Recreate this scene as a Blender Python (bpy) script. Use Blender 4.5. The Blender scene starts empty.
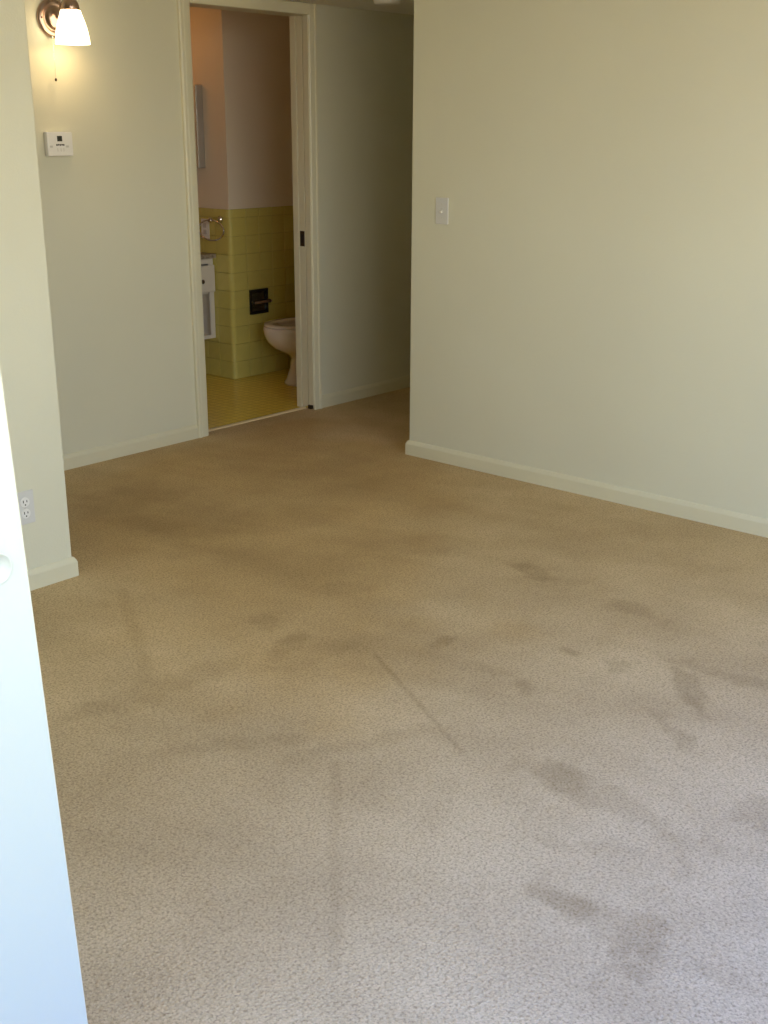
import bpy, bmesh, math, random
import numpy as np
from mathutils import Vector, Matrix

random.seed(7)
scene = bpy.context.scene
C = scene.collection

# ------------------------------------------------------------------ camera
PITCH, ROLL, YAW, EYE, FPX = .3164, .0033, .8531, 1.4909, 1172.75
fw = Vector((math.sin(YAW) * math.cos(PITCH), math.cos(YAW) * math.cos(PITCH), -math.sin(PITCH)))
rt = Vector((math.cos(YAW), -math.sin(YAW), 0))
up = rt.cross(fw)
cr, sr = math.cos(ROLL), math.sin(ROLL)
rt, up = cr * rt + sr * up, -sr * rt + cr * up
cam_d = bpy.data.cameras.new('camera')
cam = bpy.data.objects.new('camera', cam_d)
C.objects.link(cam)
cam_d.sensor_fit = 'VERTICAL'
cam_d.sensor_height = 36
cam_d.lens = FPX * 36 / 1024
cam_d.clip_start = .02
cam.matrix_world = Matrix(((rt.x, up.x, -fw.x, 0), (rt.y, up.y, -fw.y, 0), (rt.z, up.z, -fw.z, EYE), (0, 0, 0, 1)))
scene.camera = cam

# ------------------------------------------------------------------ world: hazy blue sky over pale ground
SKY = 10.4
w = bpy.data.worlds.new('sky')
scene.world = w
w.use_nodes = True
nt = w.node_tree
nt.nodes.clear()
wo = nt.nodes.new('ShaderNodeOutputWorld')
bg = nt.nodes.new('ShaderNodeBackground')
tc = nt.nodes.new('ShaderNodeTexCoord')
sx = nt.nodes.new('ShaderNodeSeparateXYZ')
mr = nt.nodes.new('ShaderNodeMapRange')
mr.inputs['From Min'].default_value = -1
mr.inputs['From Max'].default_value = 1
rp = nt.nodes.new('ShaderNodeValToRGB')
els = rp.color_ramp.elements
els[0].position, els[0].color = 0.0, (.42, .34, .24, 1)
els[1].position, els[1].color = 1.0, (.22, .50, 1.7, 1)
for pos, col in ((.49, (.52, .44, .32, 1)), (.51, (.98, .94, .83, 1)), (.62, (.80, .90, 1.0, 1)), (.74, (.50, .75, 1.12, 1)), (.86, (.27, .67, 2.3, 1))):
    e = els.new(pos)
    e.color = col
nt.links.new(tc.outputs['Generated'], sx.inputs[0])
nt.links.new(sx.outputs['Z'], mr.inputs[0])
nt.links.new(mr.outputs[0], rp.inputs[0])
nt.links.new(rp.outputs[0], bg.inputs[0])
bg.inputs[1].default_value = SKY
nt.links.new(bg.outputs[0], wo.inputs[0])

# window opening in the wall behind the camera (x0, x1, z0, z1), wall face at y = YB
YB = -.5
WIN = (.15, 2.85, .98, 2.30)
XL = -1.4                       # left wall, with a second window in it (y0, y1, z0, z1)
WIN2 = (-.38, 1.18, .98, 2.30)
for W_, loc_, rot_ in ((WIN, ((WIN[0] + WIN[1]) / 2, YB - .02, (WIN[2] + WIN[3]) / 2), (math.pi / 2, 0, 0)),
                       (WIN2, (XL - .02, (WIN2[0] + WIN2[1]) / 2, (WIN2[2] + WIN2[3]) / 2), (math.pi / 2, 0, -math.pi / 2))):
    pl = bpy.data.lights.new('window_portal', 'AREA')      # a portal only guides the sampling of the sky
    pl.shape = 'RECTANGLE'
    pl.size, pl.size_y = W_[1] - W_[0], W_[3] - W_[2]
    pl.cycles.is_portal = True
    po = bpy.data.objects.new('window_portal', pl)
    C.objects.link(po)
    po.location, po.rotation_euler = loc_, rot_

vs = scene.view_settings
vs.view_transform = 'Standard'
vs.look = 'None'
vs.gamma = 1
vs.use_curve_mapping = False
vs.exposure = 0.0
SCONCE_W, SCONCE_SHADE, VANITY_W = .45, 4.8, 1.6
scene.cycles.max_bounces = 14
scene.cycles.diffuse_bounces = 8
scene.cycles.transparent_max_bounces = 12


# ------------------------------------------------------------------ materials
def mat(name, col, rough=.6, metal=0, spec=.5, bump=0, bscale=200, var=0, vscale=3, coat=0, emit=None, es=0):
    m = bpy.data.materials.new(name)
    m.use_nodes = True
    t = m.node_tree
    b = t.nodes['Principled BSDF']
    b.inputs['Base Color'].default_value = (*col, 1)
    b.inputs['Roughness'].default_value = rough
    b.inputs['Metallic'].default_value = metal
    b.inputs['Specular IOR Level'].default_value = spec
    b.inputs['Coat Weight'].default_value = coat
    if emit:
        b.inputs['Emission Color'].default_value = (*emit, 1)
        b.inputs['Emission Strength'].default_value = es
    co = t.nodes.new('ShaderNodeTexCoord')
    if bump:
        n = t.nodes.new('ShaderNodeTexNoise')
        n.inputs['Scale'].default_value = bscale
        n.inputs['Detail'].default_value = 3
        t.links.new(co.outputs['Object'], n.inputs['Vector'])
        bp = t.nodes.new('ShaderNodeBump')
        bp.inputs['Strength'].default_value = bump
        bp.inputs['Distance'].default_value = .002
        t.links.new(n.outputs['Fac'], bp.inputs['Height'])
        t.links.new(bp.outputs[0], b.inputs['Normal'])
    if var:
        n = t.nodes.new('ShaderNodeTexNoise')
        n.inputs['Scale'].default_value = vscale
        n.inputs['Detail'].default_value = 4
        t.links.new(co.outputs['Object'], n.inputs['Vector'])
        r = t.nodes.new('ShaderNodeValToRGB')
        r.color_ramp.elements[0].position = .3
        r.color_ramp.elements[1].position = .7
        r.color_ramp.elements[0].color = (*[c * (1 - var) for c in col], 1)
        r.color_ramp.elements[1].color = (*[min(1, c * (1 + var)) for c in col], 1)
        t.links.new(n.outputs['Fac'], r.inputs[0])
        t.links.new(r.outputs[0], b.inputs['Base Color'])
    return m


M = {}
M['paint'] = mat('cream_wall_paint', (.735, .72, .57), .55, bump=.25, bscale=160, var=.02, vscale=1.5)
M['ceiling'] = mat('white_ceiling_paint', (.82, .80, .72), .8, bump=.5, bscale=120)
M['trim'] = mat('glossy_cream_trim', (.745, .71, .535), .35, bump=.06, bscale=60)
M['bath_paint'] = mat('bathroom_wall_paint', (.78, .70, .57), .5, bump=.2, bscale=160)
M['tile'] = mat('yellow_glazed_tile', (.64, .57, .16), .16, var=.04, vscale=9)
M['grout'] = mat('pale_yellow_grout', (.55, .48, .14), .5, bump=.3, bscale=300)
M['door_white'] = mat('white_door_paint', (.58, .605, .53), .4, bump=.05, bscale=90)
M['door_edge'] = mat('bare_door_edge', (.75, .66, .45), .6)
M['plastic'] = mat('white_plastic', (.86, .85, .82), .35)
M['plate'] = mat('aged_white_cover_plate', (.70, .695, .67), .35)
M['plastic_grey'] = mat('light_grey_plastic', (.62, .61, .58), .4)
M['dark'] = mat('dark_slot', (.02, .018, .015), .6)
M['lcd'] = mat('dark_display', (.03, .03, .022), .2)
M['bronze'] = mat('oil_bronze_metal', (.09, .065, .045), .4, metal=.8)
M['nickel'] = mat('copper_tinted_nickel', (.52, .38, .31), .28, metal=1)
M['chrome'] = mat('chrome', (.75, .73, .70), .12, metal=1)
M['black_chrome'] = mat('tarnished_dark_metal', (.05, .052, .055), .25, metal=.7)
M['dark_steel'] = mat('dark_polished_steel', (.16, .17, .19), .2, metal=1)
M['brass'] = mat('threshold_brass', (.85, .70, .42), .4, metal=.15)
M['porcelain'] = mat('white_porcelain', (.80, .74, .68), .12, coat=.3)
M['cabinet'] = mat('white_cabinet_paint', (.80, .76, .68), .4)
M['counter'] = mat('brown_speckled_counter', (.34, .29, .22), .4, var=.5, vscale=60)
M['mirror'] = mat('mirror_glass', (.8, .82, .8), .03, metal=1)
M['steel'] = mat('brushed_steel', (.55, .55, .53), .3, metal=.9)
M['wood_bar'] = mat('brown_roller', (.22, .13, .08), .45)
M['shade'] = mat('lit_opal_glass', (.9, .86, .78), .3, emit=(1, .80, .50), es=SCONCE_SHADE)
M['bulb'] = mat('lit_vanity_bulb', (.9, .86, .78), .3, emit=(1, .55, .22), es=.6)


def carpet_material():
    m = bpy.data.materials.new('beige_cut_pile_carpet')
    m.use_nodes = True
    t = m.node_tree
    L = t.links.new
    b = t.nodes['Principled BSDF']
    b.inputs['Roughness'].default_value = .95
    b.inputs['Specular IOR Level'].default_value = .1
    co = t.nodes.new('ShaderNodeTexCoord')

    def noise(scale, detail=2, rough=.5):
        n = t.nodes.new('ShaderNodeTexNoise')
        n.inputs['Scale'].default_value = scale
        n.inputs['Detail'].default_value = detail
        n.inputs['Roughness'].default_value = rough
        L(co.outputs['Object'], n.inputs['Vector'])
        return n

    def ramp(src, p0, c0, p1, c1):
        r = t.nodes.new('ShaderNodeValToRGB')
        e = r.color_ramp.elements
        e[0].position, e[1].position = p0, p1
        e[0].color, e[1].color = (*c0, 1), (*c1, 1)
        L(src, r.inputs[0])
        return r.outputs[0]

    def mix(kind, fac, a, bb):
        x = t.nodes.new('ShaderNodeMix')
        x.data_type = 'RGBA'
        x.blend_type = kind
        if isinstance(fac, float):
            x.inputs[0].default_value = fac
        else:
            L(fac, x.inputs[0])
        for sock, v in ((x.inputs[6], a), (x.inputs[7], bb)):
            if isinstance(v, tuple):
                sock.default_value = (*v, 1)
            else:
                L(v, sock)
        return x.outputs[2]

    at = t.nodes.new('ShaderNodeAttribute')
    at.attribute_name = 'nap'
    base = mix('MIX', at.outputs['Fac'], CARPET_LIGHT, CARPET_DARK)
    so = t.nodes.new('ShaderNodeAttribute')
    so.attribute_name = 'soil_warm_light'
    base = mix('MULTIPLY', so.outputs['Fac'], base, (.92, .86, .74))  # brown tint: soiling plus the warm, dimmer light put into the colour
    broad = ramp(noise(1.7, 5, .6).outputs['Fac'], .32, (.86, .84, .81), .68, (1.06, 1.06, 1.06))
    base = mix('MULTIPLY', 1.0, base, broad)
    vo = t.nodes.new('ShaderNodeTexVoronoi')
    vo.inputs['Scale'].default_value = 175
    L(co.outputs['Object'], vo.inputs['Vector'])
    tuft = ramp(vo.outputs['Distance'], .15, (1.12, 1.12, 1.12), .75, (.74, .71, .67))
    base = mix('MULTIPLY', .5, base, tuft)
    fleck = ramp(noise(150, 2, .6).outputs['Fac'], .33, (.60, .57, .53), .50, (1.05, 1.05, 1.05))
    base = mix('MULTIPLY', .8, base, fleck)
    L(base, b.inputs['Base Color'])
    hn = noise(170, 2, .6)
    add = t.nodes.new('ShaderNodeMath')
    add.operation = 'SUBTRACT'
    L(hn.outputs['Fac'], add.inputs[0])
    L(vo.outputs['Distance'], add.inputs[1])
    bp = t.nodes.new('ShaderNodeBump')
    bp.inputs['Strength'].default_value = .4
    bp.inputs['Distance'].default_value = .004
    L(add.outputs[0], bp.inputs['Height'])
    L(bp.outputs[0], b.inputs['Normal'])
    return m


CARPET_LIGHT, CARPET_DARK = (.645, .50, .295), (.47, .352, .195)
M['carpet'] = carpet_material()


def vinyl_material():
    m = mat('yellow_sheet_vinyl', (.78, .62, .13), .22)
    t = m.node_tree
    b = t.nodes['Principled BSDF']
    co = t.nodes.new('ShaderNodeTexCoord')
    br = t.nodes.new('ShaderNodeTexBrick')
    br.offset = 0
    br.inputs['Scale'].default_value = 1
    br.inputs['Brick Width'].default_value = .05
    br.inputs['Row Height'].default_value = .05
    br.inputs['Mortar Size'].default_value = .004
    br.inputs['Color1'].default_value = (.92, .70, .12, 1)
    br.inputs['Color2'].default_value = (.86, .65, .11, 1)
    br.inputs['Mortar'].default_value = (.70, .51, .09, 1)
    t.links.new(co.outputs['Object'], br.inputs['Vector'])
    t.links.new(br.outputs['Color'], b.inputs['Base Color'])
    return m


M['vinyl'] = vinyl_material()


def glass_material():
    m = bpy.data.materials.new('window_glass')
    m.use_nodes = True
    t = m.node_tree
    t.nodes.clear()
    o = t.nodes.new('ShaderNodeOutputMaterial')
    tr = t.nodes.new('ShaderNodeBsdfTransparent')
    gl = t.nodes.new('ShaderNodeBsdfGlossy')
    gl.inputs['Roughness'].default_value = .02
    mx = t.nodes.new('ShaderNodeMixShader')
    mx.inputs[0].default_value = .06
    t.links.new(tr.outputs[0], mx.inputs[1])
    t.links.new(gl.outputs[0], mx.inputs[2])
    t.links.new(mx.outputs[0], o.inputs[0])
    return m


M['glass'] = glass_material()


# ------------------------------------------------------------------ mesh helpers
def link(name, bm, m, parent=None, smooth=False, loc=None):
    me = bpy.data.meshes.new(name)
    bmesh.ops.recalc_face_normals(bm, faces=bm.faces)
    bm.to_mesh(me)
    bm.free()
    if smooth:
        me.polygons.foreach_set('use_smooth', [True] * len(me.polygons))
    if m:
        me.materials.append(M[m])
    o = bpy.data.objects.new(name, me)
    C.objects.link(o)
    if parent:
        o.parent = parent
    if loc:
        o.location = loc
    return o


def bx(bm, x0, x1, y0, y1, z0, z1, bevel=0, seg=2):
    r = bmesh.ops.create_cube(bm, size=1)
    bmesh.ops.scale(bm, vec=(x1 - x0, y1 - y0, z1 - z0), verts=r['verts'])
    bmesh.ops.translate(bm, vec=((x0 + x1) / 2, (y0 + y1) / 2, (z0 + z1) / 2), verts=r['verts'])
    if bevel:
        es = list({e for v in r['verts'] for e in v.link_edges})
        bmesh.ops.bevel(bm, geom=es, offset=bevel, segments=seg, affect='EDGES', profile=.5)
    return bm


def box(name, dims, m, parent=None, bevel=0, seg=2, smooth=False):
    return link(name, bx(bmesh.new(), *dims, bevel=bevel, seg=seg), m, parent, smooth)


def lathe(bm, prof, n=40, axis='Z', org=(0, 0, 0), close_ends=True):
    """prof: list of (radius, height) along the axis; axis '-Y' points out of a wall that faces -Y"""
    rings = []
    for r, h in prof:
        ring = []
        for k in range(n):
            a = 2 * math.pi * k / n
            c, s = r * math.cos(a), r * math.sin(a)
            p = {'Z': (c, s, h), '-Y': (c, -h, s), '-X': (-h, c, s)}[axis]
            ring.append(bm.verts.new((p[0] + org[0], p[1] + org[1], p[2] + org[2])))
        rings.append(ring)
    for a, b in zip(rings, rings[1:]):
        for k in range(n):
            bm.faces.new((a[k], a[(k + 1) % n], b[(k + 1) % n], b[k]))
    if close_ends:
        bm.faces.new(rings[0])
        bm.faces.new(rings[-1])
    return bm


def tube(bm, pts, r, n=10, closed=False):
    pts = [Vector(p) for p in pts]
    rings = []
    N = len(pts)
    prev = None
    for i, p in enumerate(pts):
        if closed:
            d = pts[(i + 1) % N] - pts[i - 1]
        else:
            d = pts[min(i + 1, N - 1)] - pts[max(i - 1, 0)]
        d.normalize()
        if prev is None:
            a = d.orthogonal().normalized()
        else:
            a = (prev - prev.dot(d) * d).normalized()
        prev = a
        b = d.cross(a)
        rr = r[i] if isinstance(r, (list, tuple)) else r
        rings.append([bm.verts.new(p + rr * (math.cos(2 * math.pi * k / n) * a + math.sin(2 * math.pi * k / n) * b)) for k in range(n)])
    for i in range(N if closed else N - 1):
        a, b = rings[i], rings[(i + 1) % N]
        off = 0
        if closed and i == N - 1:
            off = min(range(n), key=lambda o: (b[o].co - a[0].co).length)
        for k in range(n):
            bm.faces.new((a[k], a[(k + 1) % n], b[(k + 1 + off) % n], b[(k + off) % n]))
    if not closed:
        bm.faces.new(rings[0])
        bm.faces.new(rings[-1])
    return bm


def spline(pts, k=8):
    P = [Vector(p) for p in pts]
    P = [P[0] * 2 - P[1]] + P + [P[-1] * 2 - P[-2]]
    out = []
    for i in range(1, len(P) - 2):
        for j in range(k):
            t = j / k
            a, b, c, d = P[i - 1:i + 3]
            out.append(.5 * ((2 * b) + (c - a) * t + (2 * a - 5 * b + 4 * c - d) * t * t + (3 * b - a - 3 * c + d) * t ** 3))
    out.append(P[-2])
    return out


def sweep(name, path, prof, m, z=0, parent=None):
    """profile (out, height) swept along a floor path with mitred corners; 'out' is to the left of travel"""
    bm = bmesh.new()
    P = [Vector((x, y, 0)) for x, y in path]
    nrm = []
    for a, b in zip(P, P[1:]):
        d = (b - a).normalized()
        nrm.append(Vector((-d.y, d.x, 0)))
    rings = []
    for i, p in enumerate(P):
        if i == 0:
            off = nrm[0]
        elif i == len(P) - 1:
            off = nrm[-1]
        else:
            s = nrm[i - 1] + nrm[i]
            off = s / s.dot(nrm[i])
        rings.append([bm.verts.new(p + off * o + Vector((0, 0, z + h))) for o, h in prof])
    n = len(prof)
    for a, b in zip(rings, rings[1:]):
        for k in range(n):
            bm.faces.new((a[k], a[(k + 1) % n], b[(k + 1) % n], b[k]))
    bm.faces.new(rings[0])
    bm.faces.new(rings[-1])
    return link(name, bm, m, parent)


def prism(bm, poly, axis, a0, a1):
    """extrude a 2-D polygon along an axis: 'Z' poly=(x,y), 'X' poly=(y,z), 'Y' poly=(x,z)"""
    def P(p, a):
        return {'Z': (p[0], p[1], a), 'X': (a, p[0], p[1]), 'Y': (p[0], a, p[1])}[axis]
    A = [bm.verts.new(P(p, a0)) for p in poly]
    B = [bm.verts.new(P(p, a1)) for p in poly]
    n = len(poly)
    for k in range(n):
        bm.faces.new((A[k], A[(k + 1) % n], B[(k + 1) % n], B[k]))
    bm.faces.new(A)
    bm.faces.new(B)
    return bm


def thing(name, label, cat, loc=(0, 0, 0), rot=(0, 0, 0), group=None):
    o = bpy.data.objects.new(name, None)
    C.objects.link(o)
    o.location = loc
    o.rotation_euler = rot
    o.empty_display_size = .05
    tag(o, label, cat, group)
    return o


def tag(o, label, cat, group=None):
    o['label'] = label
    o['category'] = cat
    if group:
        o['group'] = group
    return o


def struct(o, label=None):
    o['kind'] = 'structure'
    if label:
        o['label'] = label
    return o


# ------------------------------------------------------------------ plan of the place (metres)
XR = 4.184            # right wall face
YR = 3.494            # its end, where the hall begins
YS = 3.3345           # stub wall face
XS = 2.170            # stub wall end
YD = 4.4956           # bathroom-door wall face
YDB = 4.615           # its bathroom side
XH = 6.4              # end of the hall
ZC = 2.44
ZH = 2.085            # dropped hall ceiling
DL, DR, DH = 3.787, 4.545, 2.03      # door opening
YT = 4.56             # carpet / vinyl line
XE = 5.48             # bathroom wall behind the toilet
YV = 6.15             # bathroom wall behind the vanity
XP, YP = 4.804, 5.428                # tiled pier corner

# ------------------------------------------------------------------ floor (carpet with brushed and trodden pile marks)
MARKS = [
    (1.76,1.04, 3.92,-14.05,-21.25,1.86, 0.90), (1.76,0.87, -0.30,-13.27,-18.37,13.15, 0.90),
    (1.77,0.96, 4.23,-10.69,-18.53,-5.12, 0.70), (1.66,0.83, 5.42,-27.56,-45.53,3.72, 0.60),
    (2.17,1.32, 7.72,-15.03,-14.34,-5.20, 0.85), (2.16,1.21, 2.61,-8.98,-16.36,2.74, 0.60),
    (2.15,1.06, 2.74,-10.35,-26.24,5.06, 0.50), (2.15,1.40, 11.64,-16.93,-21.16,-21.16, 0.40),
    (2.79,1.31, 0.53,-9.73,-16.27,14.04, 0.90), (2.51,1.18, -0.98,-19.98,-25.59,23.12, 0.70),
    (2.58,1.27, 0.99,-19.22,-38.17,30.44, 0.50), (2.95,1.30, 1.60,-5.12,-25.93,-1.39, 0.60),
    (3.16,1.49, 3.14,-7.59,-21.66,-2.49, 0.35), (3.28,2.15, 4.79,-8.94,-16.93,0.66, 0.80),
    (3.30,1.98, 5.67,-10.18,-19.52,-8.38, 0.40), (3.21,1.74, 4.94,-10.60,-14.70,-2.83, 0.55),
    (3.16,1.66, 11.39,-28.48,-29.16,4.04, 0.50), (2.49,1.66, 13.06,-27.73,-30.84,1.52, 0.80),
    (2.79,1.69, 19.32,-32.21,-20.87,-18.55, 0.70), (2.81,1.53, 9.03,-25.54,-28.60,5.88, 0.70),
    (2.60,2.02, 11.90,-14.02,-19.86,-27.34, 0.70), (2.53,1.77, 6.17,-12.99,-52.05,13.14, 0.30),
    (2.71,2.55, 6.73,-7.27,-11.54,-10.39, 0.45), (2.25,2.36, 10.10,-6.52,0.83,-18.05, 0.70),
    (2.35,2.54, 15.05,-14.40,-11.78,-10.47, 0.50), (2.25,2.26, 4.27,-3.24,-3.11,-18.02, 0.40),
    (1.80,2.43, 3.14,-1.85,-2.21,-14.63, 0.45), (1.74,2.03, 2.87,-2.35,-16.51,-22.32, 0.35),
    (2.01,1.77, 3.07,-3.18,-13.05,-27.23, 0.40), (2.97,3.36, 1.64,-1.41,-2.96,-3.92, 0.40),
    (2.81,3.93, 2.87,-1.90,-1.45,-5.04, 0.40), (3.22,2.63, 2.41,-3.01,-6.62,-6.02, 0.30),
    (3.93,2.57, 2.41,-4.02,-15.49,-2.42, 0.30), (2.32,0.89, 4.18,-17.07,-16.65,-0.31, 0.60),
    (2.14,0.89, 3.22,-14.50,-33.22,1.71, 0.35), (1.99,1.06, 4.90,-11.20,-27.75,-8.57, 0.45),
    (1.92,1.17, 5.90,-16.42,-33.50,-4.29, 0.45), (2.04,0.92, -3.13,-13.22,-37.95,34.76, 0.40),
    (1.76,0.68, 3.03,-11.56,-48.75,-11.19, 0.45), (1.59,0.87, 19.51,-15.13,-11.62,-56.06, 0.35),
    (1.65,1.18, -4.38,-12.77,-25.79,23.25, 0.25), (1.86,1.45, 20.42,-29.39,-7.48,-3.10, 0.25),
    (3.79,3.65, 2.61,-2.42,-1.57,-8.77, 0.25), (4.00,3.04, 2.38,-3.34,-11.08,-3.09, 0.25),
    (3.77,1.77, 1.87,-4.44,-13.46,-1.99, 0.25)
]
LINES = [  # straight creases: x0, y0, x1, y1, half width, strength
    (2.383, 2.114, 2.101, 1.571, .0075, .6),
    (1.843, 1.767, 1.316, 1.267, .014, .30),
    (2.200, 3.098, 1.754, 2.344, .020, .30),
]


LANE = [  # trodden, soiled lane with warm, dimmer light painted into its brown tint, from the hall and bathroom door into the room: x, y, half width
    (4.0, 3.9, .42), (3.7, 3.75, .65), (3.2, 3.45, .85), (2.75, 2.95, .75), (2.35, 2.45, .45),
]


def smooth01(v):
    v = np.clip(v, 0, 1)
    return v * v * (3 - 2 * v)


def value_noise(x, y, s, seed):
    rng = np.random.RandomState(seed)
    g = rng.rand(400, 400)
    xs, ys = x * s + 57.3, y * s + 41.7
    xi, yi = np.floor(xs).astype(int), np.floor(ys).astype(int)
    fx, fy = smooth01(xs - xi), smooth01(ys - yi)
    G = lambda a, b: g[a % 400, b % 400]
    return (G(xi, yi) * (1 - fx) * (1 - fy) + G(xi + 1, yi) * fx * (1 - fy) + G(xi, yi + 1) * (1 - fx) * fy + G(xi + 1, yi + 1) * fx * fy) - .5


def build_floor():
    xs = np.concatenate((np.linspace(XL, .6, 9), np.arange(.612, 4.3, .0125), np.linspace(4.32, XH, 40)))
    ys = np.concatenate((np.linspace(YB, .2, 6), np.arange(.2125, 4.5, .0125), np.array([4.51, 4.535, YT])))
    X, Y = np.meshgrid(xs, ys, indexing='ij')
    nap = np.zeros_like(X)
    wx = X + .05 * value_noise(X, Y, 9, 1) + .035 * value_noise(X, Y, 25, 2) + .03 * value_noise(X, Y, 55, 13)
    wy = Y + .05 * value_noise(X, Y, 9, 3) + .035 * value_noise(X, Y, 25, 4) + .03 * value_noise(X, Y, 55, 14)
    for cx, cy, a, b, c, d, s in MARKS:
        p, q = a * (wx - cx) + b * (wy - cy), c * (wx - cx) + d * (wy - cy)
        v = .88 * s * smooth01((1.25 - np.sqrt(p * p + q * q)) / .6) * (1 + .5 * value_noise(X, Y, 16, 15))
        nap = np.maximum(nap, v) + .25 * np.minimum(nap, v)
    for x0, y0, x1, y1, hw, s in LINES:
        dx, dy = x1 - x0, y1 - y0
        L2 = dx * dx + dy * dy
        t = np.clip(((X - x0) * dx + (Y - y0) * dy) / L2, 0, 1)
        dd = np.hypot(X - x0 - t * dx, Y - y0 - t * dy)
        nap = np.maximum(nap, s * smooth01(1.5 - dd / hw))
    nap = np.clip(.12 + .88 * nap + .28 * value_noise(X, Y, 3.1, 5) + .22 * value_noise(X, Y, 11, 6) + .40 * value_noise(X * 7, Y * 1.1, 1, 12) + .2 * value_noise(X * 18 + 5 * Y, Y * 4, 1, 16), 0, 1)
    soil_warm_light = np.zeros_like(X)
    lx, ly = X + .5 * value_noise(X, Y, 2.3, 7) + .2 * value_noise(X, Y, 7, 8), Y + .5 * value_noise(X, Y, 2.3, 9) + .2 * value_noise(X, Y, 7, 10)
    for (x0, y0, w0), (x1, y1, w1) in zip(LANE, LANE[1:]):
        dx, dy = x1 - x0, y1 - y0
        t = np.clip(((lx - x0) * dx + (ly - y0) * dy) / (dx * dx + dy * dy), 0, 1)
        hw = w0 + (w1 - w0) * t
        dd = np.hypot(lx - x0 - t * dx, ly - y0 - t * dy) / hw
        soil_warm_light = np.maximum(soil_warm_light, smooth01((1.35 - dd) / .8))
    soil_warm_light = np.clip(soil_warm_light * (.95 + .35 * value_noise(X, Y, 5, 11)), 0, 1)
    nx, ny = X.shape
    idx = np.arange(nx * ny).reshape(nx, ny)
    faces = np.stack((idx[:-1, :-1], idx[1:, :-1], idx[1:, 1:], idx[:-1, 1:]), -1).reshape(-1, 4)
    co = np.stack((X, Y, np.zeros_like(X)), -1).reshape(-1, 3)
    me = bpy.data.meshes.new('floor')
    me.from_pydata(co.tolist(), [], faces.tolist())
    at = me.attributes.new('nap', 'FLOAT', 'POINT')
    at.data.foreach_set('value', nap.reshape(-1).astype(np.float32))
    at = me.attributes.new('soil_warm_light', 'FLOAT', 'POINT')
    at.data.foreach_set('value', soil_warm_light.reshape(-1).astype(np.float32))
    me.materials.append(M['carpet'])
    o = bpy.data.objects.new('floor', me)
    C.objects.link(o)
    return struct(o, 'beige cut-pile carpet with brushed and trodden marks')


build_floor()
struct(box('floor_bathroom', (3.40, XE + .1, YT, YV + .1, -.05, -.001), 'vinyl'), 'glossy yellow sheet vinyl bathroom floor')

# ------------------------------------------------------------------ walls and ceilings
struct(box('wall_right', (XR, XR + .115, YB, YR, 0, ZC), 'paint', bevel=.004))
struct(box('wall_hall', (XR + .115, XH, YR - .115, YR, 0, ZC), 'paint'))
struct(box('wall_hall_end', (XH, XH + .1, YR - .115, YDB, 0, ZC), 'paint'))
struct(box('wall_stub', (.72, XS, YS, YS + .115, 0, ZC), 'paint', bevel=.004))
struct(box('wall_alcove', (.60, .72, YS, YDB, 0, ZC), 'paint'))
struct(box('wall_closet_side', (.60, .72, 1.34, YS, 0, ZC), 'paint'))
y0, y1, z0, z1 = WIN2
bm = bmesh.new()
bx(bm, XL - .12, XL, YB, y0, 0, ZC)
bx(bm, XL - .12, XL, y1, 2.05, 0, ZC)
bx(bm, XL - .12, XL, y0, y1, 0, z0)
bx(bm, XL - .12, XL, y0, y1, z1, ZC)
struct(link('wall_left', bm, 'paint'))
bm = bmesh.new()
for dims in ((y0, y1, z0, z0 + .05), (y0, y1, z1 - .05, z1), (y0, y0 + .05, z0 + .05, z1 - .05), (y1 - .05, y1, z0 + .05, z1 - .05), ((y0 + y1) / 2 - .025, (y0 + y1) / 2 + .025, z0 + .05, z1 - .05)):
    bx(bm, XL - .10, XL - .04, *dims)
win2 = struct(link('window_2', bm, 'plastic'), 'white framed window in the left wall')
for a, b in ((y0 + .05, (y0 + y1) / 2 - .025), ((y0 + y1) / 2 + .025, y1 - .05)):
    box('pane', (XL - .075, XL - .070, a, b, z0 + .05, z1 - .05), 'glass', win2)
box('sill', (XL - .04, XL + .05, y0 - .04, y1 + .04, z0 - .025, z0), 'trim', win2, bevel=.004)
struct(box('wall_closet_back', (XL, .60, 1.95, 2.05, 0, ZC), 'paint'))
struct(box('wall_closet_header', (XL, .60, 1.34, 1.45, 2.10, ZC), 'paint'))

bm = bmesh.new()
bx(bm, .72, DL, YD, YDB, 0, ZC)
bx(bm, DL, 5.40, YD, YDB, DH + .02, ZC)
bx(bm, DR + .02, 5.40, YD, 4.530, 0, DH + .02)
bx(bm, DR + .02, 5.40, 4.582, YDB, 0, DH + .02)
bx(bm, 5.40, XH, YD, YDB, 0, ZC)
struct(link('wall_door', bm, 'paint'))

x0, x1, z0, z1 = WIN
bm = bmesh.new()
bx(bm, XL - .12, x0, YB - .12, YB, 0, ZC)
bx(bm, x1, XR + .115, YB - .12, YB, 0, ZC)
bx(bm, x0, x1, YB - .12, YB, 0, z0)
bx(bm, x0, x1, YB - .12, YB, z1, ZC)
struct(link('wall_back', bm, 'paint'))

struct(box('ceiling', (XL - .12, XR + .115, YB - .12, YDB, ZC, ZC + .1), 'ceiling'))
struct(box('ceiling_hall', (XR, XH, YR, YD, ZH, ZC), 'ceiling'))
struct(box('ceiling_bathroom', (3.30, XH, YDB, YV + .1, ZC, ZC + .1), 'ceiling'))

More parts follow.
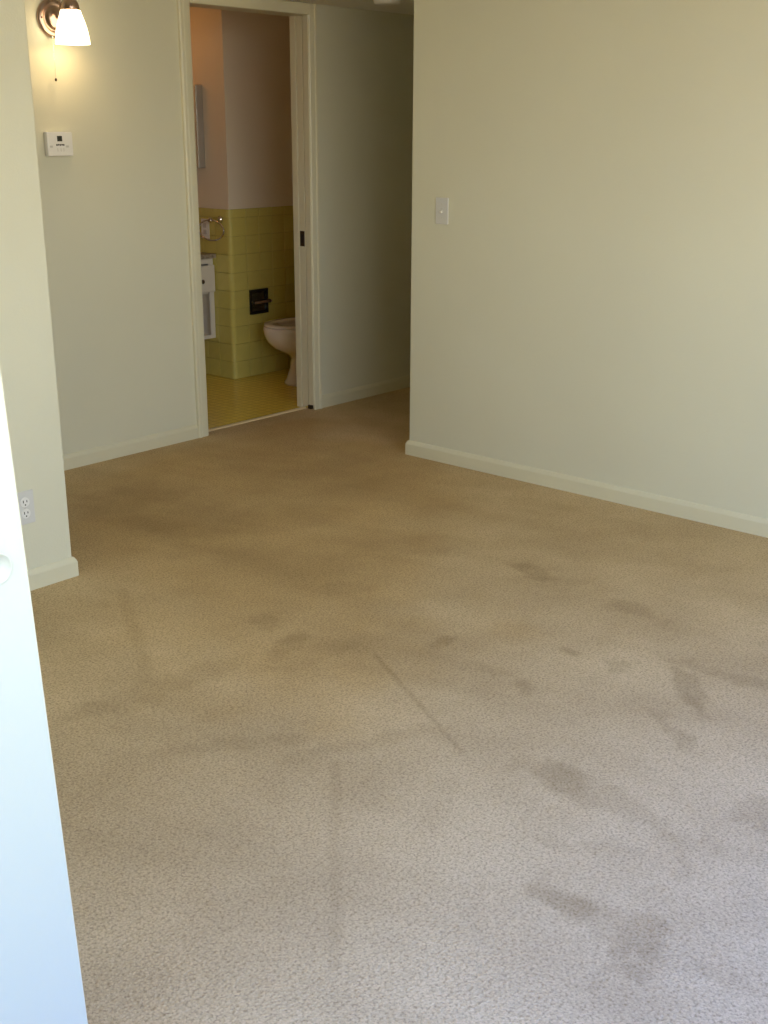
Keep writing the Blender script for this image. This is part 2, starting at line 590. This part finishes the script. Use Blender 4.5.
# window behind the camera
bm = bmesh.new()
fwid = .05
bx(bm, x0, x1, YB - .10, YB - .04, z0, z0 + fwid)
bx(bm, x0, x1, YB - .10, YB - .04, z1 - fwid, z1)
for xx in (x0, (x0 + x1) / 2 - fwid / 2, x1 - fwid):
    bx(bm, xx, xx + fwid, YB - .10, YB - .04, z0 + fwid, z1 - fwid)
win = struct(link('window_1', bm, 'plastic'), 'wide white framed window behind the viewer')
for a, b in ((x0 + fwid, (x0 + x1) / 2 - fwid / 2), ((x0 + x1) / 2 + fwid / 2, x1 - fwid)):
    box('pane', (a, b, YB - .075, YB - .070, z0 + fwid, z1 - fwid), 'glass', win)
box('sill', (x0 - .04, x1 + .04, YB - .04, YB + .05, z0 - .025, z0), 'trim', win, bevel=.004)

# ------------------------------------------------------------------ baseboards
BASE = [(0, 0), (.013, 0), (.013, .052), (.011, .058), (.006, .067), (.003, .070), (0, .070)]
struct(sweep('baseboard_right', [(XR, YB), (XR, YR), (XH, YR)], BASE, 'trim'))
struct(sweep('baseboard_stub', [(XS, YS + .115), (XS, YS), (.72, YS)], BASE, 'trim'))
struct(sweep('baseboard_hall', [(XH, YD), (DR + .060, YD)], BASE, 'trim'))
struct(sweep('baseboard_door', [(DL - .077, YD), (.72, YD)], BASE, 'trim'))
struct(sweep('baseboard_closet', [(.72, YS), (.72, 1.34)], BASE, 'trim'))
struct(sweep('baseboard_back', [(XL, YB), (XR, YB)], BASE, 'trim'))

# ------------------------------------------------------------------ bathroom doorway: casing, jambs, threshold, pocket door
def casing_profile(inner, outer):
    s = 1 if outer > inner else -1
    q = lambda d, t: (inner + s * d, YD - t)
    wd = abs(outer - inner)
    return [q(0, 0), q(0, .009), q(.004, .012), q(wd * .55, .014), q(wd * .62, .012), q(wd * .70, .018), q(wd * .9, .019), q(wd, .014), q(wd, 0)]


struct(link('trim_1', prism(bmesh.new(), casing_profile(3.778, 3.712), 'Z', 0, ZH), 'trim'), 'left door casing')
struct(link('trim_2', prism(bmesh.new(), casing_profile(4.551, 4.604), 'Z', 0, ZH - .001), 'trim'), 'right door casing')
struct(box('trim_3', (3.778, 4.551, YD - .015, YD, DH, ZH - .001), 'trim', bevel=.003), 'head casing over the bathroom doorway')
struct(box('trim_4', (3.778, DL, YD, YDB + .008, 0, DH), 'trim', bevel=.001), 'left door jamb')
struct(box('trim_5', (3.778, DR + .02, YD, YDB + .008, DH, DH + .02), 'trim'), 'door head jamb')
struct(box('trim_6', (DR, DR + .02, YD - .006, 4.5275, .024, DH), 'trim', bevel=.002), 'front half of the split pocket jamb')
struct(box('trim_7', (DR, DR + .02, 4.580, YDB + .006, 0, DH), 'trim', bevel=.002), 'rear half of the split pocket jamb')
bm = prism(bmesh.new(), [(YT - .016, 0), (YT - .010, .006), (YT, .008), (YT + .010, .006), (YT + .016, 0)], 'X', DL, DR)
struct(link('trim_8', bm, 'brass'), 'thin brass carpet edge strip at the threshold')

pd = thing('pocket_door', 'white pocket door slid into the wall beside the bathroom doorway', 'door', (DR + .003, 4.556, .012))
box('slab', (0, .78, -.0205, .0215, 0, 2.0165), 'trim', pd, bevel=.002)
lp = box('latch_plate', (-.002, .001, -.016, .0165, .875, .955), 'bronze', pd, bevel=.0008)
lp['label'] = 'dark bronze latch plate'
box('finger_slot', (-.0028, -.0015, -.008, .008, .893, .937), 'dark', lp)

gap_fill = box('dark_gap_block', (-.004, .014, -.046, -.0225, -.012, .010), 'bronze', pd, bevel=.001)  # dark block added to give the unlit gap below the front jamb
gap_fill['label'] = 'dark block standing in for the shaded gap under the jamb'

# ------------------------------------------------------------------ white closet door in the foreground
LEAN = math.radians(2.1)
cd = thing('closet_door', 'bright white flush closet door with round finger pull, leaning slightly', 'door', (.7945, 1.27, .0), (0, -LEAN, 0))
DW = .80
sl = box('slab', (-DW, 0, 0, .035, .031, 2.03), 'door_white', cd, bevel=.0025, seg=2)
box('edge_strip', (-.0004, .0012, .003, .032, .034, 2.02), 'door_edge', cd)
bm = lathe(bmesh.new(), [(.0215, .0), (.0215, .0016), (.0195, .0022), (.0182, .0012), (.0172, -.004), (.010, -.0075), (.0008, -.008)], 40, '-Y')
pull = link('finger_pull', bm, 'door_white', cd, smooth=True, loc=(-.0425, -.0005, .966))
pull['label'] = 'round white cup pull'

# ------------------------------------------------------------------ wall sconce
SC = (3.050, YD, 1.918)
sc = thing('wall_sconce', 'lit wall sconce with white bell glass shade, copper backplate and pull chain', 'sconce', SC)
bp_ = link('backplate', lathe(bmesh.new(), [(.076, 0), (.077, .006), (.074, .012), (.067, .016), (.054, .018), (.051, .015), (.046, .015), (.043, .024), (.036, .032), (.022, .037), (.001, .038)], 56, '-Y'), 'nickel', sc, smooth=True)
link('screw', lathe(bmesh.new(), [(.004, .0165), (.0042, .019), (.002, .0205), (.0003, .021)], 14, '-Y', org=(-.063, 0, .0)), 'bronze', bp_, smooth=True)
arm = spline([(0, -.03, 0), (0, -.052, .004), (0, -.062, .03), (0, -.064, .08), (0, -.075, .115), (0, -.105, .127), (0, -.126, .112), (0, -.130, .085), (0, -.130, .06)], 8)
link('arm', tube(bmesh.new(), arm, .0062, 14), 'nickel', sc, smooth=True)
link('socket_cap', lathe(bmesh.new(), [(.006, .082), (.011, .080), (.014, .072), (.026, .064), (.035, .048), (.039, .026), (.036, .022), (.001, .022)], 40, 'Z', org=(0, -.13, 0)), 'nickel', sc, smooth=True)
shade_prof = [(.040, .024), (.0455, .006), (.0555, -.022), (.064, -.055), (.069, -.085), (.0705, -.104), (.0675, -.104), (.066, -.085), (.061, -.055), (.0525, -.022), (.0425, .006), (.037, .022)]
link('glass_shade', lathe(bmesh.new(), shade_prof, 48, 'Z', org=(0, -.13, 0), close_ends=False), 'shade', sc, smooth=True)
bulb = link('bulb', lathe(bmesh.new(), [(.001, -.072), (.016, -.066), (.025, -.048), (.026, -.034), (.018, -.010), (.013, .012), (.012, .030), (.001, .031)], 24, 'Z', org=(0, -.13, 0)), 'shade', sc, smooth=True)
link('chain_nipple', lathe(bmesh.new(), [(.0055, 0), (.0055, .010), (.004, .014), (.001, .0145)], 14, '-Y', org=(-.024, -.014, -.074)), 'chrome', sc, smooth=True)
bm = bmesh.new()
for k in range(38):
    r = bmesh.ops.create_icosphere(bm, subdivisions=1, radius=.0014)
    bmesh.ops.translate(bm, vec=(-.024, -.026, -.078 - k * .0042), verts=r['verts'])
tube(bm, [(-.024, -.026, -.076), (-.024, -.026, -.236)], .0006, 6)
ch = link('pull_chain', bm, 'chrome', sc)
link('chain_knob', lathe(bmesh.new(), [(.001, -.246), (.004, -.244), (.005, -.239), (.003, -.234), (.001, -.233)], 14, 'Z', org=(-.024, -.026, 0)), 'bronze', ch, smooth=True)
ld = bpy.data.lights.new('sconce_bulb_light', 'POINT')
ld.energy = SCONCE_W
ld.color = (1, .66, .30)
ld.shadow_soft_size = .03
lo = bpy.data.objects.new('sconce_bulb_light', ld)
C.objects.link(lo)
lo.location = (SC[0], SC[1] - .13, SC[2] - .10)

# ------------------------------------------------------------------ thermostat
th = thing('thermostat', 'white rectangular wall thermostat with small dark display below the sconce', 'thermostat', (3.020, YD, 1.422))
box('wall_plate', (-.060, .060, -.008, 0, -.047, .047), 'plastic_grey', th, bevel=.002)
body = box('body', (-.0625, .0625, -.030, -.006, -.049, .049), 'plastic', th, bevel=.004, seg=3)
box('display', (-.014, .010, -.0312, -.0295, .011, .033), 'lcd', th, bevel=.0004)
bm = bmesh.new()
for k, (a, wd) in enumerate(((-.021, .007), (-.0125, .008), (-.003, .006), (.0045, .008), (.0135, .006))):
    bx(bm, a, a + wd, -.0306, -.0296, -.007 + (.0012 if k % 2 else 0), .000)
link('printed_lettering', bm, 'dark', body)
for a in (-.045, .034):
    box('arrow_button', (a - .007, a + .007, -.0312, -.0295, -.014, -.006), 'plastic_grey', th, bevel=.0006)
for a in (-.016, 0, .014):
    box('slot', (a, a + .0025, -.0306, -.0296, -.030, -.016), 'plastic_grey', body)

# ------------------------------------------------------------------ light switch (right wall faces -X)
sw = thing('light_switch', 'white toggle light switch plate on the cream side wall', 'switch', (XR, 3.316, 1.144))
box('plate', (-.006, 0, -.035, .035, -.057, .057), 'plate', sw, bevel=.003, seg=3)
box('toggle_slot', (-.0068, -.005, -.006, .006, -.0125, .0125), 'plastic_grey', sw)
bm = bx(bmesh.new(), -.017, -.004, -.0042, .0042, -.0055, .0055, bevel=.0012)
bmesh.ops.rotate(bm, cent=(-.004, 0, 0), matrix=Matrix.Rotation(math.radians(-28), 3, 'Y'), verts=bm.verts)
link('toggle', bm, 'plastic', sw)
for s in (-1, 1):
    link('screw', lathe(bmesh.new(), [(.0032, .0055), (.0032, .0068), (.0008, .0074)], 12, '-X', org=(0, 0, s * .030)), 'plastic_grey', sw, smooth=True)

# ------------------------------------------------------------------ duplex outlet on the stub wall
ot = thing('wall_outlet', 'white duplex power outlet low on the short wall by the closet door', 'outlet', (2.004, YS, .290))
box('plate', (-.035, .035, -.006, 0, -.057, .057), 'plate', ot, bevel=.003, seg=3)
for s in (-1, 1):
    bm = lathe(bmesh.new(), [(.0168, .005), (.0168, .0078), (.0155, .0086), (.001, .0086)], 28, '-Y', org=(0, 0, s * .0195))
    rc = link('receptacle', bm, 'plastic', ot)
    for dx, hh in ((-.0065, .0045), (.0065, .0036)):
        box('slot', (dx - .0013, dx + .0013, -.0092, -.0084, s * .0195 + .003 - hh, s * .0195 + .003 + hh), 'dark', rc)
    link('ground_hole', lathe(bmesh.new(), [(.0026, .0084), (.0026, .0092)], 12, '-Y', org=(0, 0, s * .0195 - .0085)), 'dark', rc)
link('screw', lathe(bmesh.new(), [(.003, .005), (.003, .0068), (.0008, .0072)], 12, '-Y'), 'plastic_grey', ot, smooth=True)

# ------------------------------------------------------------------ smoke detector on the hall ceiling
sd = thing('smoke_detector', 'round white smoke detector on the hall ceiling', 'detector', (4.557, 3.969, ZH))
link('base', lathe(bmesh.new(), [(.068, 0), (.068, -.010), (.064, -.012), (.001, -.012)], 48), 'plastic', sd, smooth=True)
link('cover', lathe(bmesh.new(), [(.064, -.011), (.064, -.026), (.058, -.034), (.030, -.038), (.001, -.038)], 48), 'plastic', sd, smooth=True)

# ------------------------------------------------------------------ bathroom shell
struct(box('wall_bathroom_left', (3.30, 3.40, YDB, YV + .1, 0, ZC), 'bath_paint'))
struct(box('wall_bathroom_back', (3.40, XP + .008, YV, YV + .1, 0, ZC), 'bath_paint'))
struct(box('wall_bathroom_right', (XE, XE + .1, YDB, YP + .008, 0, ZC), 'bath_paint'))
TH = .008                                    # tile thickness
bm = bmesh.new()
bx(bm, XP + TH, XE + .1, YP + TH, YV + .1, 0, ZC)
pier = struct(link('wall_bathroom_pier', bm, 'grout'), 'bathroom wall corner tiled yellow to waist height')
TP, ROWS = .1085, 9
CAPZ = TP * ROWS
bm = bmesh.new()
bx(bm, XP + .004, XE + .1, YP + .004, YV + .1, CAPZ + .05, ZC)
pp = link('painted_upper', bm, 'bath_paint', pier)
pp['label'] = 'painted plaster above the tiles'


def tile_mesh(name, wx_, wy_, wz_):
    b = bx(bmesh.new(), -wx_ / 2, wx_ / 2, -wy_ / 2, wy_ / 2, -wz_ / 2, wz_ / 2, bevel=.0013, seg=1)
    me = bpy.data.meshes.new(name)
    b.to_mesh(me)
    b.free()
    me.materials.append(M['tile'])
    return me


def put(name, me, loc, parent):
    o = bpy.data.objects.new(name, me)
    C.objects.link(o)
    o.parent = parent
    o.location = loc
    return o


G = .0022
R0 = .022                                    # rounded corner tile radius
tf = tile_mesh('tile', TP - G, TH, TP - G)
ts = tile_mesh('tile', TH, TP - G, TP - G)
cf = tile_mesh('cap_tile', TP - G, TH + .003, .05 - G)
cs = tile_mesh('cap_tile', TH + .003, TP - G, .05 - G)
nf = int((XE - XP - R0) / TP)
ns = int((YV - YP - R0) / TP)
for k in range(nf):
    cx = XP + R0 + TP * (k + .5)
    for j in range(ROWS):
        put('tile', tf, (cx, YP + TH / 2, TP * (j + .5)), pier)
    put('cap_tile', cf, (cx, YP + TH / 2 - .0015, CAPZ + .025), pier)
for k in range(ns):
    cy = YP + R0 + TP * (k + .5)
    for j in range(ROWS):
        put('tile', ts, (XP + TH / 2, cy, TP * (j + .5)), pier)
    put('cap_tile', cs, (XP + TH / 2 - .0015, cy, CAPZ + .025), pier)
arc = [(R0 - R0 * math.cos(a), R0 - R0 * math.sin(a)) for a in [math.pi / 2 * k / 8 for k in range(9)]]
poly = [(x_, y_) for x_, y_ in arc] + [(R0, .010), (.010, .010), (.010, R0)]
for hgt, nm in ((TP - G, 'corner_tile'), (.05 - G, 'cap_corner_tile')):
    b = prism(bmesh.new(), poly, 'Z', -hgt / 2, hgt / 2)
    bmesh.ops.recalc_face_normals(b, faces=b.faces)
    me = bpy.data.meshes.new(nm)
    b.to_mesh(me)
    b.free()
    me.materials.append(M['tile'])
    zs = [TP * (j + .5) for j in range(ROWS)] if nm == 'corner_tile' else [CAPZ + .025]
    for z_ in zs:
        put(nm, me, (XP, YP, z_), pier)

# ------------------------------------------------------------------ toilet paper holder
tp = thing('paper_holder', 'dark square recessed toilet paper holder in the yellow tiles', 'paper holder', (5.020, YP, .463))
bm = bmesh.new()
for dims in ((-.076, .076, .060, .076), (-.076, .076, -.076, -.060), (-.076, -.062, -.060, .060), (.062, .076, -.060, .060), (-.062, .062, -.006, .006)):
    bx(bm, dims[0], dims[1], -.012, .0, dims[2], dims[3], bevel=.002)
link('frame', bm, 'black_chrome', tp)
for s in (-1, 1):
    zc = s * .033
    bm = bmesh.new()
    n = 8
    for k in range(n):
        a0, a1 = math.pi * k / n, math.pi * (k + 1) / n
        bm.faces.new([bm.verts.new((x_, -.009 + .0085 * math.sin(a), zc + .027 * math.cos(a))) for x_, a in ((-.062, a0), (.062, a0), (.062, a1), (-.062, a1))])
    link('recess', bm, 'dark_steel', tp, smooth=True)
ro = link('roller', tube(bmesh.new(), [(-.070, -.030, -.002), (.084, -.030, -.002)], .008, 16), 'wood_bar', tp, smooth=True)
ro['label'] = 'brown roller bar'
for s in (-1, 1):
    box('roller_arm', (s * .068 - .004, s * .068 + .004, -.038, -.010, -.012, .010), 'black_chrome', tp, bevel=.002)

# ------------------------------------------------------------------ toilet (faces -X)
TZ = .94
to = thing('toilet', 'white porcelain toilet beside the tiled wall in the bathroom', 'toilet', (5.0, 5.05, 0))


def loft(bm, rings, n=48, cap0=True, cap1=True):
    R = []
    for z_, cx, rx, ry in rings:
        R.append([bm.verts.new((cx + rx * math.cos(2 * math.pi * k / n), ry * math.sin(2 * math.pi * k / n), z_)) for k in range(n)])
    for a, b in zip(R, R[1:]):
        for k in range(n):
            bm.faces.new((a[k], a[(k + 1) % n], b[(k + 1) % n], b[k]))
    if cap0:
        bm.faces.new(R[0])
    if cap1:
        bm.faces.new(R[-1])
    return bm


bm = loft(bmesh.new(), [(0, .065, .160, .125), (.012, .065, .160, .125), (.03, .070, .150, .115), (.10, .082, .138, .102), (.165, .088, .132, .098), (.19, .078, .140, .104),
                        (.215, .05, .165, .122), (.25, .018, .197, .148), (.29, .004, .222, .170), (.33, 0, .236, .182), (.365, 0, .241, .187), (.380, 0, .238, .184), (.385, 0, .230, .177),
                        (.385, 0, .178, .130), (.378, 0, .172, .124), (.34, .005, .155, .112), (.28, .02, .115, .085), (.23, .03, .06, .05), (.22, .03, .01, .01)])
bx(bm, .19, .43, -.105, .105, .02, .37, bevel=.03, seg=3)
bmesh.ops.scale(bm, vec=(1, 1, TZ), verts=bm.verts)
link('bowl', bm, 'porcelain', to, smooth=True)
bm = loft(bmesh.new(), [(.387, .004, .150, .105), (.387, .0, .232, .182), (.394, .0, .236, .186), (.401, .0, .232, .182), (.402, .004, .154, .109), (.387, .004, .150, .105)], cap0=False, cap1=False)
bmesh.ops.scale(bm, vec=(1, 1, TZ), verts=bm.verts)
link('seat', bm, 'porcelain', to, smooth=True)
bm = loft(bmesh.new(), [(0, 0, .205, .178), (.004, 0, .211, .184), (.012, 0, .211, .184), (.016, 0, .205, .178)])
bmesh.ops.rotate(bm, cent=(0, 0, 0), matrix=Matrix.Rotation(math.radians(97), 3, 'Y'), verts=bm.verts)
bmesh.ops.translate(bm, vec=(.222, 0, .625), verts=bm.verts)
link('lid', bm, 'porcelain', to, smooth=True)
tk = box('tank', (.262, .445, -.225, .225, .37, .70), 'porcelain', to, bevel=.025, seg=4, smooth=True)
box('tank_lid', (.252, .455, -.235, .235, .702, .735), 'porcelain', to, bevel=.01, seg=3, smooth=True)
link('flush_lever', tube(bmesh.new(), [(.258, -.17, .655), (.240, -.17, .655), (.238, -.15, .653), (.238, -.10, .648)], .006, 10), 'chrome', tk, smooth=True)

# ------------------------------------------------------------------ wall-hung vanity beside the tiled corner
VX0, VX1, VY, VB, VT = 4.10, XP - .004, 5.600, .245, .735
va = thing('bathroom_vanity', 'white wall-hung bathroom vanity with drawer over an open cubby', 'vanity', (0, 0, 0))
va.location = ((VX0 + VX1) / 2, YV, VB)
bm = bmesh.new()
ox, oy, oz = va.location


def vb(bm, a, b, c, d, e, f, bevel=0):
    bx(bm, a - ox, b - ox, c - oy, d - oy, e - oz, f - oz, bevel=bevel)
    return bm


t_ = .018
for dims in ((VX0, VX0 + t_, VY + .002, YV, VB, VT), (VX1 - t_, VX1, VY + .002, YV, VB, VT), (4.555, 4.573, VY + .002, YV - .012, VB, VT),
             (VX0 + t_, VX1 - t_, VY + .002, YV, VB, VB + t_), (VX0 + t_, VX1 - t_, YV - .012, YV, VB + t_, VT), (4.573, VX1 - t_, VY + .02, YV - .012, .515, .530)):
    vb(bm, *dims)
link('carcass', bm, 'cabinet', va)
link('face_frame', vb(vb(vb(vb(bmesh.new(), VX1 - .036, VX1, VY - .014, VY, VB, VT, .0015), VX0, VX1 - .036, VY - .014, VY, VB, VB + .022, .0015), VX0, VX1 - .036, VY - .014, VY, .702, VT, .0015), 4.546, 4.578, VY - .014, VY, VB + .022, .702, .0015), 'cabinet', va)
dr_ = link('drawer_front', vb(bmesh.new(), 4.572, VX1 - .004, VY - .032, VY - .015, .533, .694, .003), 'cabinet', va)
kn = link('knob', lathe(bmesh.new(), [(.005, 0), (.005, .010), (.012, .016), (.013, .021), (.009, .026), (.001, .027)], 20, '-Y', org=(4.684 - ox, VY - .032 - oy, .602 - oz)), 'bronze', dr_, smooth=True)
dd = link('cabinet_door', vb(bmesh.new(), VX0 + .01, 4.553, VY - .032, VY - .015, VB + .015, .694, .003), 'cabinet', va)
link('knob', lathe(bmesh.new(), [(.005, 0), (.005, .010), (.012, .016), (.013, .021), (.009, .026), (.001, .027)], 20, '-Y', org=(4.525 - ox, VY - .032 - oy, .60 - oz)), 'bronze', dd, smooth=True)
ct = link('countertop', vb(bmesh.new(), VX0 - .01, VX1 + .002, VY - .045, YV, VT, VT + .026, .004), 'counter', va)
link('backsplash', vb(bmesh.new(), VX0 - .01, VX1, YV - .02, YV, VT + .026, VT + .10, .003), 'counter', va)
bm = loft(bmesh.new(), [(.0265, 0, .205, .155), (.034, 0, .198, .148), (.0335, 0, .185, .135), (.0275, 0, .17, .12), (.0270, 0, .01, .01)], 40, cap0=False)
bmesh.ops.translate(bm, vec=(4.36 - ox, 5.86 - oy, VT - oz), verts=bm.verts)
link('basin', bm, 'porcelain', ct, smooth=True)

# ------------------------------------------------------------------ mirror cabinet on the side wall over the vanity
mc = thing('mirror_cabinet', 'thin wall mirror cabinet with steel edge above the vanity', 'mirror', (XP, 5.86, 1.495))
box('body', (-.046, .004, -.235, .235, -.235, .235), 'steel', mc, bevel=.004)
box('mirror_panel', (-.052, -.0465, -.232, .232, -.232, .232), 'mirror', mc, bevel=.0015)

# ------------------------------------------------------------------ towel ring and outlet on the tiles beside the vanity
tr = thing('towel_ring', 'oval chrome towel ring on the tiled wall over the vanity', 'towel ring', (XP, 5.505, .966))
link('mount', lathe(bmesh.new(), [(.022, 0), (.022, .006), (.014, .012), (.010, .03), (.010, .065), (.014, .072), (.015, .086), (.009, .094), (.001, .095)], 24, '-X'), 'chrome', tr, smooth=True)
pts = []
for k in range(40):
    a = 2 * math.pi * k / 40
    pts.append((-.078, -.002 + .112 * math.cos(a), -.058 + .060 * math.sin(a)))
link('ring', tube(bmesh.new(), pts, .0048, 10, closed=True), 'chrome', tr, smooth=True)
op = thing('bathroom_outlet', 'small white outlet plate on the yellow tiles behind the towel ring', 'outlet', (XP, 5.645, .905))
box('plate', (-.0055, 0, -.036, .036, -.058, .058), 'plastic', op, bevel=.0025, seg=3)
for s in (-1, 1):
    box('receptacle', (-.0075, -.004, -.015, .015, s * .0195 - .0135, s * .0195 + .0135), 'plastic_grey', op, bevel=.001)

# ------------------------------------------------------------------ vanity light over the basin (out of view, gives the warm wash)
vl = thing('vanity_light', 'bar light with three warm globe bulbs over the bathroom basin', 'light', (4.36, YV, 1.98))
box('bar', (-.22, .22, -.03, 0, -.05, .05), 'chrome', vl, bevel=.005)
for dx in (-.15, 0, .15):
    gb = link('globe_bulb', lathe(bmesh.new(), [(.012, .03), (.014, .045), (.032, .058), (.042, .080), (.040, .102), (.025, .120), (.001, .125)], 24, '-Y', org=(dx, 0, 0)), 'bulb', vl, smooth=True)
ld = bpy.data.lights.new('vanity_bulb_light', 'POINT')
ld.energy = VANITY_W
ld.color = (1, .42, .11)
ld.shadow_soft_size = .06
lo = bpy.data.objects.new('vanity_bulb_light', ld)
C.objects.link(lo)
lo.location = (4.36, YV - .20, 1.98)
